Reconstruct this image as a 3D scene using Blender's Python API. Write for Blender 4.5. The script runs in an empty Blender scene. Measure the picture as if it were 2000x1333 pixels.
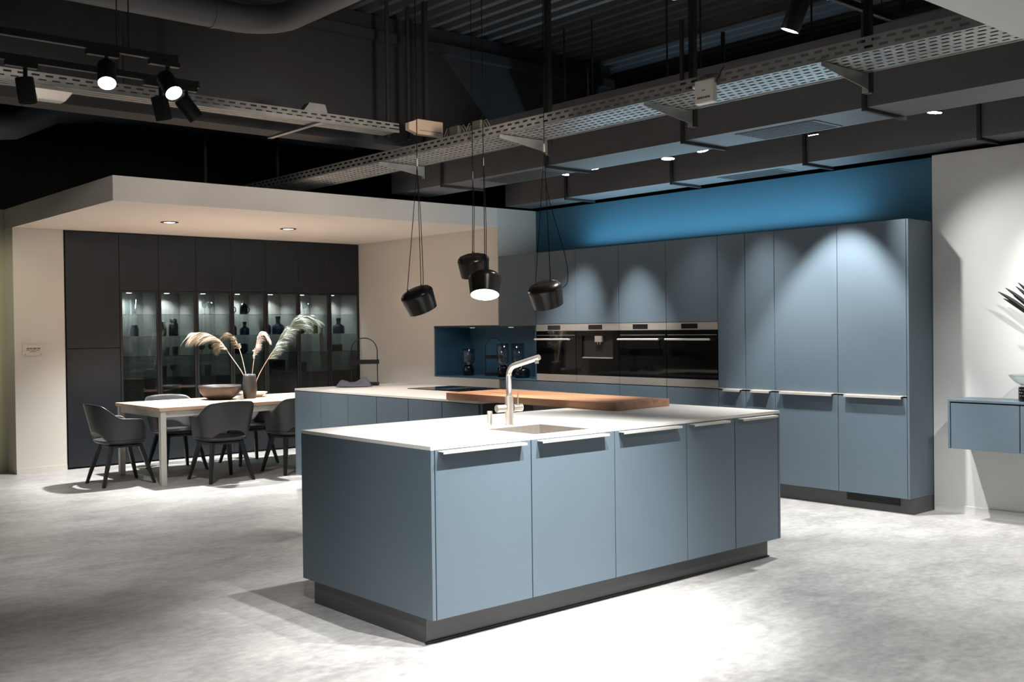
import bpy, math, random
from mathutils import Vector, Matrix
S = bpy.context.scene
random.seed(7)
# ---------------------------------------------------------------- camera
YAW, PITCH, ROLL, CH, FPX = 0.71628, -0.01259, -0.01236, 1.478, 2048.4
fw = Vector((math.sin(YAW)*math.cos(PITCH), math.cos(YAW)*math.cos(PITCH), math.sin(PITCH)))
rt = Vector((math.cos(YAW), -math.sin(YAW), 0)); up = rt.cross(fw)
cR = math.cos(ROLL)*rt + math.sin(ROLL)*up
cU = math.cos(ROLL)*up - math.sin(ROLL)*rt
cd = bpy.data.cameras.new('camera'); cam = bpy.data.objects.new('camera', cd)
S.collection.objects.link(cam)
cam.matrix_world = Matrix(((cR.x, cU.x, -fw.x, 0), (cR.y, cU.y, -fw.y, 0), (cR.z, cU.z, -fw.z, CH), (0, 0, 0, 1)))
cd.sensor_width = 36; cd.lens = 36*FPX/2000; cd.clip_end = 100
S.camera = cam
# ---------------------------------------------------------------- world, view
w = bpy.data.worlds.new('world'); S.world = w; w.use_nodes = True
w.node_tree.nodes['Background'].inputs[0].default_value = (.9, .95, 1, 1)
w.node_tree.nodes['Background'].inputs[1].default_value = 0.08
S.view_settings.view_transform = 'Standard'; S.view_settings.look = 'None'
S.view_settings.exposure = 0.0; S.view_settings.gamma = 1.0; S.view_settings.use_curve_mapping = False
# ---------------------------------------------------------------- spot lights without fixtures, some added as fill
def spot(loc, tgt, power, ang=50, blend=.6, col=(1, .97, .93), rad=.03):
    l = bpy.data.lights.new('spot_light', 'SPOT'); l.energy = power; l.spot_size = math.radians(ang)
    l.spot_blend = blend; l.color = col; l.shadow_soft_size = rad
    o = bpy.data.objects.new('spot_light', l); S.collection.objects.link(o); o.location = loc
    o.rotation_euler = (Vector(tgt)-Vector(loc)).to_track_quat('-Z', 'Y').to_euler()
    return o
WARM = (1, .90, .80); NEU = (1, .985, .965); COOL = (.82, .93, 1)
# island front and worktop (rail in front of the island)
spot((3.15, 2.72, 3.0), (3.30, 3.75, .45), 600, 60, 1, NEU, .015)
spot((3.80, 2.72, 3.0), (3.70, 3.75, .45), 830, 56, 1, NEU, .015)
spot((3.5, 4.15, 3.1), (3.6, 4.5, .93), 430, 56, .8, NEU)
# floor in front, left and right: unseen lamps added to brighten it
spot((3.0, 1.5, 3.1), (2.95, 1.9, 0), 190, 66, 1, NEU)
spot((1.7, 3.0, 3.1), (1.95, 3.4, 0), 270, 80, .9, NEU)
spot((6.2, 3.98, 2.85), (6.35, 3.9, 0), 330, 84, .9, NEU)
spot((6.9, 2.2, 2.5), (6.7, 2.7, 0), 150, 84, .9, NEU)
spot((1.9, 6.8, 3.0), (2.6, 7.6, 0), 230, 84, .9, NEU)
spot((3.4, 8.0, 3.0), (3.9, 8.8, 0), 200, 80, .9, NEU)
spot((1.6, 1.5, 3.1), (1.75, 2.5, 0), 250, 85, .9, NEU)
spot((5.3, 1.5, 2.5), (5.1, 2.2, 0), 230, 96, .9, NEU)
# fascia of the dining bay, beige wall: fill lamps added in mid-air
spot((4.2, 4.3, 2.72), (5.2, 8.9, 2.62), 250, 66, 1, WARM, .2)
spot((1.2, 6.2, 3.2), (3.6, 8.9, 2.5), 60, 70, 1, WARM)
# peninsula, bar board: unseen lamps added to lift both
spot((4.4, 7.4, 3.15), (5.3, 7.4, .93), 300, 62, .7, WARM)
spot((5.75, 4.9, 3.15), (5.15, 5.7, .93), 720, 48, .9, WARM)
# right-hand white wall and sideboard
spot((6.86, 4.50, 2.86), (7.9, 2.5, 1.1), 150, 66, .8, NEU)
spot((6.3, 2.3, 2.55), (7.9, 2.6, .8), 190, 84, .9, NEU)
spot((3.2, 7.7, 2.95), (4.92, 7.4, .55), 200, 56, .9, NEU)  # added fill for the rear counter fronts, no fixture
# passage at the far left
spot((2.2, 10.6, 2.6), (3.1, 12.04, 1.7), 40, 60, 1, (1, .97, .66))
# ---------------------------------------------------------------- materials
def mat(name, col, rough=.5, metal=0, spec=.5, var=0, scale=(8, 8, 8), bump=0, col2=None, coat=0, detail=4):
    m = bpy.data.materials.new(name); m.use_nodes = True; n = m.node_tree.nodes; k = m.node_tree.links
    b = n['Principled BSDF']; b.inputs['Base Color'].default_value = (*col, 1)
    b.inputs['Roughness'].default_value = rough; b.inputs['Metallic'].default_value = metal
    b.inputs['Specular IOR Level'].default_value = spec; b.inputs['Coat Weight'].default_value = coat
    if var or bump or col2:
        tc = n.new('ShaderNodeTexCoord'); mp = n.new('ShaderNodeMapping'); mp.inputs['Scale'].default_value = scale
        nz = n.new('ShaderNodeTexNoise'); nz.inputs['Scale'].default_value = 1; nz.inputs['Detail'].default_value = detail
        k.new(tc.outputs['Object'], mp.inputs[0]); k.new(mp.outputs[0], nz.inputs['Vector'])
        if var or col2:
            r = n.new('ShaderNodeValToRGB'); c2 = col2 or tuple(c*(1-var) for c in col)
            r.color_ramp.elements[0].position = .35; r.color_ramp.elements[1].position = .68
            r.color_ramp.elements[0].color = (*c2, 1); r.color_ramp.elements[1].color = (*col, 1)
            k.new(nz.outputs['Fac'], r.inputs[0]); k.new(r.outputs[0], b.inputs['Base Color'])
        if bump:
            bp = n.new('ShaderNodeBump'); bp.inputs['Strength'].default_value = bump; bp.inputs['Distance'].default_value = .005
            k.new(nz.outputs['Fac'], bp.inputs['Height']); k.new(bp.outputs[0], b.inputs['Normal'])
    return m
def emit(name, col, st):
    m = mat(name, col, .3); b = m.node_tree.nodes['Principled BSDF']
    b.inputs['Emission Color'].default_value = (*col, 1); b.inputs['Emission Strength'].default_value = st
    return m
def glass(name, tint, refl=.0, ior=1.5, rough=.02):
    m = bpy.data.materials.new(name); m.use_nodes = True; n = m.node_tree.nodes; k = m.node_tree.links
    n.remove(n['Principled BSDF']); o = n['Material Output']
    t = n.new('ShaderNodeBsdfTransparent'); t.inputs[0].default_value = (*tint, 1)
    g = n.new('ShaderNodeBsdfGlossy'); g.inputs['Roughness'].default_value = rough
    f = n.new('ShaderNodeLayerWeight'); f.inputs[0].default_value = .5; x = n.new('ShaderNodeMixShader')
    p = n.new('ShaderNodeMath'); p.operation = 'POWER'; p.inputs[1].default_value = 4
    a = n.new('ShaderNodeMath'); a.operation = 'MULTIPLY_ADD'; a.inputs[1].default_value = .75; a.inputs[2].default_value = .03+refl
    k.new(f.outputs['Facing'], p.inputs[0]); k.new(p.outputs[0], a.inputs[0]); k.new(a.outputs[0], x.inputs[0])
    k.new(t.outputs[0], x.inputs[1]); k.new(g.outputs[0], x.inputs[2])
    k.new(x.outputs[0], o.inputs['Surface']); return m
def wood(name, c1, c2, sc, rough=.5):
    m = mat(name, c1, rough, col2=c2, scale=sc, bump=.05, detail=6); return m
def floor_mat():
    m = bpy.data.materials.new('pale_concrete'); m.use_nodes = True; n = m.node_tree.nodes; k = m.node_tree.links
    b = n['Principled BSDF']; b.inputs['Roughness'].default_value = .42; b.inputs['Specular IOR Level'].default_value = .35
    tc = n.new('ShaderNodeTexCoord')
    def nz(sc, det, dist=0):
        mp = n.new('ShaderNodeMapping'); mp.inputs['Scale'].default_value = sc; mp.inputs['Rotation'].default_value = (0, 0, math.radians(-6))
        z = n.new('ShaderNodeTexNoise'); z.inputs['Scale'].default_value = 1; z.inputs['Detail'].default_value = det
        z.inputs['Roughness'].default_value = .62; z.inputs['Distortion'].default_value = dist
        k.new(tc.outputs['Object'], mp.inputs[0]); k.new(mp.outputs[0], z.inputs['Vector']); return z
    a, c, d = nz((3.2, 5.0, 1), 9, .6), nz((17, 24, 1), 7), nz((.7, .9, 1), 4)
    m1 = n.new('ShaderNodeMath'); m1.operation = 'ADD'; k.new(a.outputs['Fac'], m1.inputs[0]); k.new(c.outputs['Fac'], m1.inputs[1])
    m2 = n.new('ShaderNodeMath'); m2.operation = 'ADD'; k.new(m1.outputs[0], m2.inputs[0]); k.new(d.outputs['Fac'], m2.inputs[1])
    m3 = n.new('ShaderNodeMath'); m3.operation = 'DIVIDE'; m3.inputs[1].default_value = 3; k.new(m2.outputs[0], m3.inputs[0])
    r = n.new('ShaderNodeValToRGB'); e = r.color_ramp.elements
    e[0].position = .39; e[0].color = (.27, .266, .26, 1); e[1].position = .60; e[1].color = (.50, .495, .48, 1)
    k.new(m3.outputs[0], r.inputs[0]); k.new(r.outputs[0], b.inputs['Base Color']); return m
M = dict(
 floor=floor_mat(),
 cream=mat('cream_paint', (.62, .582, .533), .75, var=.04, scale=(1, 1, 1), bump=.03),
 soffit=mat('cream_ceiling_paint', (.72, .67, .61), .8, var=.03, scale=(1, 1, 1)),
 white=mat('white_paint', (.65, .65, .63), .75, var=.04, scale=(1, 1, 1), bump=.03),
 bluewall=mat('petrol_blue_paint', (.045, .150, .222), .7, var=.06, scale=(1, 1, 1)),
 black=mat('black_ceiling_paint', (.020, .020, .021), .75, var=.2, scale=(3, 3, 3)),
 dark=mat('dark_grey_paint', (.025, .025, .026), .65, var=.15, scale=(2, 2, 2)),
 deck=mat('dark_roof_deck', (.10, .10, .105), .6, var=.2, scale=(2, 2, 2)),
 duct=mat('grey_duct_paint', (.105, .105, .107), .6, var=.1, scale=(2, 2, 2)),
 lacq=mat('blue_grey_lacquer', (.108, .147, .180), .42, spec=.45, var=.03, scale=(2, 2, 2)),
 navy=mat('navy_carcass', (.02, .035, .06), .5, var=.05),
 dlacq=mat('dark_lacquer', (.0105, .0138, .0172), .45, spec=.4, var=.05),  # blue-grey lacquer hue in a much darker tone
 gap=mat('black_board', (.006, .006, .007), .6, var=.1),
 plinth=mat('grey_metal_plinth', (.105, .105, .11), .42, .5, var=.08, scale=(1, 1, 30)),
 top=mat('white_worktop', (.74, .72, .68), .35, var=.05, scale=(30, 30, 30)),
 steel=mat('brushed_steel', (.50, .46, .42), .36, .55, var=.10, scale=(3, 3, 160), bump=.02),
 steel2=mat('satin_nickel', (.70, .65, .58), .36, .9, var=.05, scale=(60, 60, 3)),
 basin=mat('sink_steel', (.37, .335, .30), .42, .55, var=.10, scale=(60, 4, 4)),
 handle=mat('pale_aluminium', (.66, .63, .57), .38, .35, var=.05, scale=(2, 40, 40)),
 bglass=mat('black_appliance_glass', (.004, .004, .004), .04, spec=.4),
 bplast=mat('matt_black_metal', (.011, .011, .011), .38, spec=.5, var=.1, scale=(20, 20, 20)),
 shade=mat('black_lacquered_aluminium', (.011, .0105, .010), .27, spec=.4),
 cord=mat('black_cord', (.004, .004, .004), .9, spec=.05),
 chair=mat('anthracite_plastic', (.030, .030, .031), .40, spec=.5, var=.06, bump=.02, scale=(60, 60, 60)),
 oak=wood('oak_table_wood', (.60, .42, .30), (.50, .33, .22), (1.2, 14, 14)),
 walnut=wood('walnut_board_wood', (.50, .27, .155), (.33, .165, .09), (16, 1.3, 22), .42),
 backwood=wood('grey_brown_veneer', (.30, .265, .23), (.19, .165, .145), (22, 2, .6), .5),
 tleg=mat('pale_lacquered_leg', (.52, .50, .45), .5, var=.04),
 galv=mat('galvanised_steel', (.42, .42, .40), .42, .75, var=.25, scale=(7, 7, 7)),
 galv2=mat('dull_galvanised_steel', (.30, .29, .27), .5, .4, var=.25, scale=(7, 7, 7)),
 wplast=mat('off_white_plastic', (.62, .58, .52), .5, var=.04),
 tan=mat('tan_plastic', (.60, .45, .33), .5, var=.05),
 olive=mat('olive_grey_plastic', (.09, .095, .065), .6, var=.1),
 cable=mat('grey_cable', (.16, .16, .14), .6, var=.1),
 clear=glass('clear_glass', (.86, .92, .92), .06),
 shelf=glass('green_glass_shelf', (.92, .97, .96), .03),
 tint=glass('smoked_glass_door', (.60, .64, .65), .0),
 smoke=glass('smoked_lantern_glass', (.78, .82, .83), .04),
 bowlglass=glass('grey_bowl_glass', (.90, .93, .93), .10),
 lens=emit('lamp_lens', (1, .97, .95), 40), lens2=emit('downlight_lens', (1, .93, .86), 14),
 puck=emit('cabinet_puck', (.93, .97, 1), 16), nich=emit('niche_puck', (.9, .95, 1), 2.5),
 diff=emit('pendant_diffuser', (1, .98, .96), 9), offlens=mat('unlit_lens', (.10, .10, .10), .25),
 led=emit('led_strip', (.72, .90, 1), 1),
 blue_pot=mat('dark_blue_ceramic', (.02, .035, .07), .2, spec=.6), black_pot=mat('black_ceramic', (.008, .008, .009), .16, spec=.6),
 brownpot=mat('dark_brown_stoneware', (.026, .018, .0145), .5, var=.3, scale=(8, 8, 8)),
 vase=mat('charcoal_stoneware', (.019, .0185, .018), .55, var=.15, scale=(9, 9, 9)),
 white_pot=mat('white_porcelain', (.62, .60, .56), .3), amber=mat('straw_oil', (.23, .22, .10), .25),
 cloth=mat('grey_blue_linen', (.105, .105, .14), .9, var=.15, bump=.2, scale=(140, 140, 140)),
 pampas=mat('beige_pampas', (.55, .46, .36), .9, var=.35, scale=(9, 9, 9)), pampas2=mat('olive_pampas', (.25, .21, .14), .9, var=.3, scale=(9, 9, 9)),
 pampas3=mat('white_pampas', (.78, .73, .68), .9, var=.15, scale=(9, 9, 9)), pampas4=mat('grey_green_pampas', (.46, .52, .47), .9, var=.3, scale=(9, 9, 9)),
 stem=mat('straw_stem', (.62, .44, .32), .7, var=.1), leaf=mat('black_dried_leaf', (.010, .011, .012), .6, var=.2),
 display=mat('dark_display', (.012, .011, .013), .12), text=mat('grey_print', (.12, .10, .085), .6), acryl=mat('frosted_plate', (.60, .545, .48), .3),
)
# ---------------------------------------------------------------- mesh helpers
V = Vector
class MB:
    def __init__(s, off=(0, 0, 0)): s.v = []; s.f = []; s.sm = []; s.o = V(off); s.T = None
    def add(s, vs, fs, sm=False):
        b = len(s.v)
        for p in vs:
            p = V(p)
            if s.T is not None: p = s.T @ p
            s.v.append(p-s.o)
        for f in fs: s.f.append([b+i for i in f]); s.sm.append(sm)
        return s
    def box(s, x0, x1, y0, y1, z0, z1):
        x0, x1 = min(x0, x1), max(x0, x1); y0, y1 = min(y0, y1), max(y0, y1); z0, z1 = min(z0, z1), max(z0, z1)
        return s.add([(x0, y0, z0), (x1, y0, z0), (x1, y1, z0), (x0, y1, z0), (x0, y0, z1), (x1, y0, z1), (x1, y1, z1), (x0, y1, z1)],
              [(3, 2, 1, 0), (4, 5, 6, 7), (0, 1, 5, 4), (1, 2, 6, 5), (2, 3, 7, 6), (3, 0, 4, 7)])
    def cyl(s, p0, p1, r0, r1=None, n=20, caps=True):
        r1 = r0 if r1 is None else r1; p0, p1 = V(p0), V(p1); d = (p1-p0).normalized()
        a = d.orthogonal().normalized(); b = d.cross(a); vs = []
        for p, r in ((p0, r0), (p1, r1)):
            vs += [p+a*math.cos(t)*r+b*math.sin(t)*r for t in [2*math.pi*i/n for i in range(n)]]
        s.add(vs, [(i, (i+1) % n, n+(i+1) % n, n+i) for i in range(n)], True)
        if caps: s.add(vs[:n], [tuple(range(n-1, -1, -1))]); s.add(vs[n:], [tuple(range(n))])
        return s
    def lathe(s, prof, c=(0, 0, 0), n=32, sharp=()):
        c = V(c); segs = [[prof[0]]]
        for i in range(1, len(prof)):
            segs[-1].append(prof[i])
            if i in sharp and i < len(prof)-1: segs.append([prof[i]])
        for sg in segs:
            vs = []; fs = []
            for r, z in sg: vs += [c+V((math.cos(2*math.pi*i/n)*r, math.sin(2*math.pi*i/n)*r, z)) for i in range(n)]
            for j in range(len(sg)-1):
                for i in range(n):
                    q = [j*n+i, j*n+(i+1) % n, (j+1)*n+(i+1) % n, (j+1)*n+i]
                    if sg[j][0] < 1e-6: q = [q[0], q[2], q[3]]
                    elif sg[j+1][0] < 1e-6: q = [q[0], q[1], q[2]]
                    fs.append(q)
            s.add(vs, fs, True)
        return s
    def tube(s, pts, r, n=8, caps=True, r1=None):
        pts = [V(p) for p in pts]; m = len(pts); vs = []; a = None
        for i, p in enumerate(pts):
            d = (pts[min(i+1, m-1)]-pts[max(i-1, 0)]).normalized()
            a = d.orthogonal().normalized() if a is None else (a-d*a.dot(d)).normalized()
            b = d.cross(a); rr = r if r1 is None else r+(r1-r)*i/(m-1)
            vs += [p+a*math.cos(2*math.pi*k/n)*rr+b*math.sin(2*math.pi*k/n)*rr for k in range(n)]
        s.add(vs, [(j*n+i, j*n+(i+1) % n, (j+1)*n+(i+1) % n, (j+1)*n+i) for j in range(m-1) for i in range(n)], True)
        if caps: s.add(vs[:n], [tuple(range(n-1, -1, -1))]); s.add(vs[-n:], [tuple(range(n))])
        return s
    def grid(s, fn, nu, nv, sm=True, close=False):
        vs = [fn(i/nu, j/nv) for j in range(nv+1) for i in range(nu+1)]
        return s.add(vs, [(j*(nu+1)+i, j*(nu+1)+i+1, (j+1)*(nu+1)+i+1, (j+1)*(nu+1)+i) for j in range(nv) for i in range(nu)], sm)
    def prism(s, poly, z0, z1):
        n = len(poly)
        return s.add([(x, y, z0) for x, y in poly]+[(x, y, z1) for x, y in poly],
              [tuple(range(n-1, -1, -1)), tuple(range(n, 2*n))]+[(i, (i+1) % n, n+(i+1) % n, n+i) for i in range(n)])
    def build(s, name, m, parent=None, bev=0, solid=0, sub=0, off=0):
        me = bpy.data.meshes.new(name); me.from_pydata([tuple(v) for v in s.v], [], s.f); me.update()
        me.polygons.foreach_set('use_smooth', s.sm)
        me.materials.append(M[m] if isinstance(m, str) else m)
        o = bpy.data.objects.new(name, me); S.collection.objects.link(o)
        if parent: o.parent = parent
        if solid: q = o.modifiers.new('s', 'SOLIDIFY'); q.thickness = solid; q.offset = off
        if bev: q = o.modifiers.new('b', 'BEVEL'); q.width = bev; q.segments = 2; q.limit_method = 'ANGLE'
        if sub: q = o.modifiers.new('u', 'SUBSURF'); q.levels = q.render_levels = sub
        return o
def thing(name, label, cat, loc=(0, 0, 0), rz=0, group=None):
    o = bpy.data.objects.new(name, None); S.collection.objects.link(o); o.location = loc; o.rotation_euler = (0, 0, rz)
    o.empty_display_size = .1; o['label'] = label; o['category'] = cat
    if group: o['group'] = group
    return o
def tag(o, label, cat, group=None):
    o['label'] = label; o['category'] = cat
    if group: o['group'] = group
    return o
def struct(o): o['kind'] = 'structure'; return o
def dup(root, loc, rz=None, label=None):
    r = root.copy(); S.collection.objects.link(r); r.location = loc
    if rz is not None: r.rotation_euler = (0, 0, rz)
    if label: r['label'] = label
    for ch in list(root.children):
        c = ch.copy(); S.collection.objects.link(c); c.parent = r
        for g in ch.children:
            d = g.copy(); S.collection.objects.link(d); d.parent = c
    return r
def axis(a, b, c): return (cR*a+cU*b+fw*c).normalized()   # a direction seen from where the photographer stood
def frame(d, p):
    q = V(d).to_track_quat('-Z', 'Y').to_matrix().to_4x4(); return Matrix.Translation(V(p)) @ q
# ---------------------------------------------------------------- key sizes
UA, UB, VI, VB, ZC, TC, ZD = 2.881, 5.623, 3.890, 5.073, .934, .018, .125
UT, VT0, VS, ZT, UBL, UW = 7.545, 4.050, 8.875, 2.274, 8.127, 7.912
VD, U0, ZS0, ZS1, VSO = 11.715, 3.802, 2.5975, 2.81, 8.892
T = [8.273, 7.670, 7.067, 6.464, 5.863, 5.5657, 5.2635, 4.6627]
UP0, UP1, VP0, VP1 = 4.919, 6.10, 6.018, 8.767
# ================================================================ SETTING
struct(MB().box(-5, 12, -3, 16, -.1, 0).build('floor', 'floor'))
b = MB()                                             # trapezoid roof deck, ribs run along v
x = -5.0; pr = []
while x < 12: pr += [(x, 4.34), (x+.06, 4.34), (x+.085, 4.42), (x+.155, 4.42)]; x += .18
n = len(pr); b.add([(p[0], -3, p[1]) for p in pr]+[(p[0], 16, p[1]) for p in pr], [(i, i+1, n+i+1, n+i) for i in range(n-1)])
struct(b.build('ceiling', 'deck'))
struct(MB().box(-5, 12, 16, 16.1, 0, 4.6).build('wall_back', 'black'))
struct(MB().box(12, 12.1, -3, 16, 0, 4.6).build('wall_far_right', 'black'))
b = MB().box(-5, 8.443, 8.0, 8.27, 3.17, 4.335)
b.box(-5, 8.443, 7.93, 8.0, 4.09, 4.18)
struct(b.build('trim_1', 'dark'))
# dining bay
struct(MB().box(3.283, 3.797, VD, 12.04, 0, 2.597).build('wall_dining', 'cream'))
struct(MB().box(3.797, 7.545, 12.22, 12.32, 0, 2.597).build('wall_dining_back', 'cream'))
struct(MB().box(-5, 3.79, 12.041, 12.2, 0, 2.81).build('wall_left', mat('yellow_lit_paint', (.52, .50, .36), .75, var=.05, scale=(1, 1, 1))))  # yellow light falling on this wall is mixed into its colour
struct(MB().box(3.294, 7.545, VSO, 12.04, ZS0, ZS1).build('trim_2', 'soffit'))
b = MB().box(7.545, 8.125, VSO, 12.32, 0, .905).box(7.545, 8.125, VSO, 12.32, 1.510, ZS1).box(7.545, 8.125, 10.090, 12.32, .905, 1.510)
struct(b.build('wall_right', 'cream'))
struct(MB().box(UBL, 8.25, 4.05, 12.3, 0, 2.81).build('wall_blue', 'bluewall'))
struct(MB().box(UW, 8.25, -2.5, 4.045, 0, 2.79).build('wall_white', 'white'))
struct(MB().box(3.45, 7.90, -2.4, 1.81, 2.6, 2.79).build('trim_3', 'white'))
struct(MB().box(UW-.010, UW, -2.5, 4.03, 0, .062).build('baseboard_right', 'white'))
struct(MB().box(3.283, 3.797, VD-.010, VD, 0, .06).build('baseboard_dining', 'cream'))
# ================================================================ ISLAND
def door_v(name, m, parent, u0, u1, v, z0, z1, off, th=.02):   # front facing -v
    return MB(off).box(u0, u1, v, v+th, z0, z1).build(name, m, parent, bev=.0015)
def door_u(name, m, parent, u, v0, v1, z0, z1, off, th=.02):   # front facing -u
    return MB(off).box(u, u+th, v0, v1, z0, z1).build(name, m, parent, bev=.0015)
se = [2.903, 3.5045, 4.1092, 4.7094, 5.1603, 5.603]
hs = [(2.923, 3.443), (3.546, 4.029), (4.140, 4.624), (4.733, 5.066), (5.191, 5.548)]
lb = ['blue-grey island cabinet nearest the left end panel', 'blue-grey island cabinet right below the sink', 'middle blue-grey island cabinet of the five, right of the sink',
      'narrower blue-grey island cabinet second from the right end', 'narrow shaded island cabinet at the right end of the island']
for i in range(5):
    u0, u1 = se[i], se[i+1]; L = ((u0+u1)/2, 4.48, ZD)
    t = thing('base_cabinet', lb[i], 'cabinet', L, group='island cabinets')
    if i < 3: MB(L).box(u0+.001, u1-.001, 3.912, 5.05, ZD, .66).build('carcass', 'navy', t)
    else: MB(L).box(u0+.001, u1-.001, 3.912, 5.05, ZD, .9155).build('carcass', 'navy', t)
    if i < 3: MB(L).box(u0+.001, u1-.001, 3.912, 3.925, .66, .9155).build('front_rail', 'navy', t); MB(L).box(u0+.001, u1-.001, 4.9, 5.05, .66, .9155).build('rear_rail', 'navy', t)
    door_v('back_panel', 'lacq', t, u0+.002, u1-.002, 5.051, ZD+.001, .9155, L)
    d = door_v('door', 'lacq', t, u0+.003, u1-.003, VI, ZD, .9135, L)
    h = MB(L).box(hs[i][0], hs[i][1], VI-.040, VI-.0003, .9060, .9100).box(hs[i][0], hs[i][1], VI-.043, VI-.040, .8980, .9100).build('handle', 'handle', d, bev=.001)
tag(MB().box(UA, 2.901, VI, VB, ZD, .9155).build('end_panel', 'lacq', bev=.0015), 'large plain blue-grey panel closing the left end of the island', 'panel')
tag(MB().box(5.605, UB, VI, VB, ZD, .9155).build('end_panel', 'lacq', bev=.0015), 'thin blue-grey panel closing the right end of the island', 'panel')
tag(MB().box(2.900, 5.588, 3.967, 4.985, 0, ZD-.0005).build('plinth', 'plinth'), 'grey metal plinth recessed under the front island', 'plinth')
SK = (3.585, 4.000, 3.945, 4.365)
b = MB(); z0, z1 = ZC-TC, ZC
b.box(UA, SK[0], VI, VB, z0, z1).box(SK[1], UB, VI, VB, z0, z1).box(SK[0], SK[1], VI, SK[2], z0, z1).box(SK[0], SK[1], SK[3], VB, z0, z1)
tag(b.build('worktop', 'top'), 'white slab worktop of the front island with sink cut-out', 'worktop')
L = (3.79, 4.155, .74)
t = thing('sink', 'square steel sink set into the island worktop', 'sink', L)
s0, s1, s2, s3 = SK; e = .004
b = MB(L); s0 += e; s1 -= e; s2 += e; s3 -= e; zb = .75; th = .006
b.box(s0, s1, s2, s3, zb-.006, zb).box(s0, s0+th, s2, s3, zb, ZC-.002).box(s1-th, s1, s2, s3, zb, ZC-.002)
b.box(s0+th, s1-th, s2, s2+th, zb, ZC-.002).box(s0+th, s1-th, s3-th, s3, zb, ZC-.002)
b.build('basin', 'basin', t)
MB(L).lathe([(.0, .003), (.035, .003), (.045, .001), (.045, 0)], (3.79, 4.155, zb), 24).build('drain', 'steel2', t)
# mixer tap
L = (3.807, 4.404, ZC); t = thing('mixer_tap', 'satin steel L-shaped mixer tap behind the island sink', 'tap', L)
MB().lathe([(.030, 0), (.030, .004), (.0235, .006), (.0235, .165), (0, .165)], (0, 0, 0), 28, (1, 2, 3)).build('body', 'steel2', t)
pts = [V((0, 0, .165)), V((0, 0, .28))]
e0 = V((0, 0, .325)); d1 = V((.045, -.205, .058)).normalized()
for i in range(0, 9):
    a = i/8; p = (V((0, 0, .278))*(1-a)**2+e0*2*a*(1-a)+(e0+d1*.047)*a*a); pts.append(p)
pts.append(e0+d1*.215)
sp = MB().tube(pts, .0155, 16).build('spout', 'steel2', t)
q = e0+d1*.198
MB().cyl(q+V((0, 0, -.012)), q+V((0, 0, -.030)), .011, n=16).build('aerator', 'steel2', sp)
MB().cyl((-.082, .012, .098), (-.026, .004, .098), .021, n=24).build('handle', 'steel2', t, bev=.002)
k = MB().cyl((.026, -.004, .098), (.082, -.012, .098), .021, n=24).build('handle', 'steel2', t, bev=.002)
MB().cyl((.058, -.008, .118), (.058, -.008, .185), .0035, n=10).build('lever_pin', 'steel2', k)
L = (3.677, 4.417, ZC); t = thing('soap_dispenser', 'small steel push dispenser left of the mixer tap', 'dispenser', L)
MB().lathe([(.024, 0), (.024, .004), (.013, .006), (.013, .03)], (0, 0, 0), 20, (1, 2)).build('base', 'steel2', t)
MB().lathe([(.0145, .031), (.0145, .088), (.0, .089)], (0, 0, 0), 20, (1,)).build('pump_head', 'steel2', t)
# walnut bar board bridging island and peninsula
b = MB(); b.prism([(4.905, 4.70), (4.935, 4.655), (5.46, 4.655), (5.46, 6.415), (4.905, 6.415)], ZC+.0006, ZC+.052)
tag(b.build('bar_board', 'walnut', bev=.003), 'thick walnut board bridging the island and the rear counter', 'board')
tag(MB().box(2.890, 5.592, 3.955, 3.9665, 0, .010).build('sealing_strip', 'bglass'), 'thin black sealing strip along the foot of the island plinth', 'strip')
# ================================================================ PENINSULA
pv = [8.748, 8.300, 7.844, 7.396, 6.938, 6.488, 6.036]
lb = ['blue-grey counter cabinet at the far left, beside the dining chairs', 'second blue-grey rear counter cabinet from the left', 'third blue-grey rear counter cabinet from the left',
      'fourth blue-grey rear counter cabinet from the left', 'fifth blue-grey rear counter cabinet, just left of the walnut board', 'rear counter cabinet under the left end of the walnut board']
for i in range(6):
    v0, v1 = pv[i+1], pv[i]; L = (5.5, (v0+v1)/2, ZD)
    t = thing('base_cabinet', lb[i], 'cabinet', L, group='rear counter cabinets')
    MB(L).box(UP0+.022, 6.078, v0+.001, v1-.001, ZD, .9155).build('carcass', 'navy', t)
    door_u('door', 'lacq', t, UP0, v0+.003, v1-.003, ZD, .910, L)
    door_u('back_panel', 'lacq', t, 6.080, v0+.002, v1-.002, ZD, .9155, L)
tag(MB().box(UP0, UP1, VP1-.019, VP1, ZD, .9155).build('end_panel', 'lacq', bev=.0015), 'blue-grey panel closing the dining end of the rear counter', 'panel')
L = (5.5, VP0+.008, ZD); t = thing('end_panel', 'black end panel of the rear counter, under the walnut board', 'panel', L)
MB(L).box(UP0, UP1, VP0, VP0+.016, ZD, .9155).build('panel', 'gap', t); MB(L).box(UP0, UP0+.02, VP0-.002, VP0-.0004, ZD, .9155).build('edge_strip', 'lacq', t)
tag(MB().box(UP0+.06, UP1-.06, VP0+.05, VP1-.06, 0, ZD-.0005).build('plinth', 'plinth'), 'grey plinth under the rear counter', 'plinth')
tag(MB().box(UP0, UP1, VP0, VP1, ZC-TC, ZC).build('worktop', 'top', bev=.0015), 'pale slab worktop of the rear counter with black hob', 'worktop')
L = (5.805, 7.41, ZC); t = thing('induction_hob', 'black glass hob with central extractor on the rear counter', 'hob', L)
MB(L).box(5.545, 6.06, 6.99, 7.83, ZC+.0004, ZC+.006).build('glass_top', 'bglass', t, bev=.002)
b = MB(L)
for k in range(5): b.box(5.64+k*.07, 5.66+k*.07, 7.35, 7.47, ZC+.0065, ZC+.009)
b.box(5.62, 5.98, 7.33, 7.35, ZC+.0065, ZC+.009).box(5.62, 5.98, 7.47, 7.49, ZC+.0065, ZC+.009)
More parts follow.
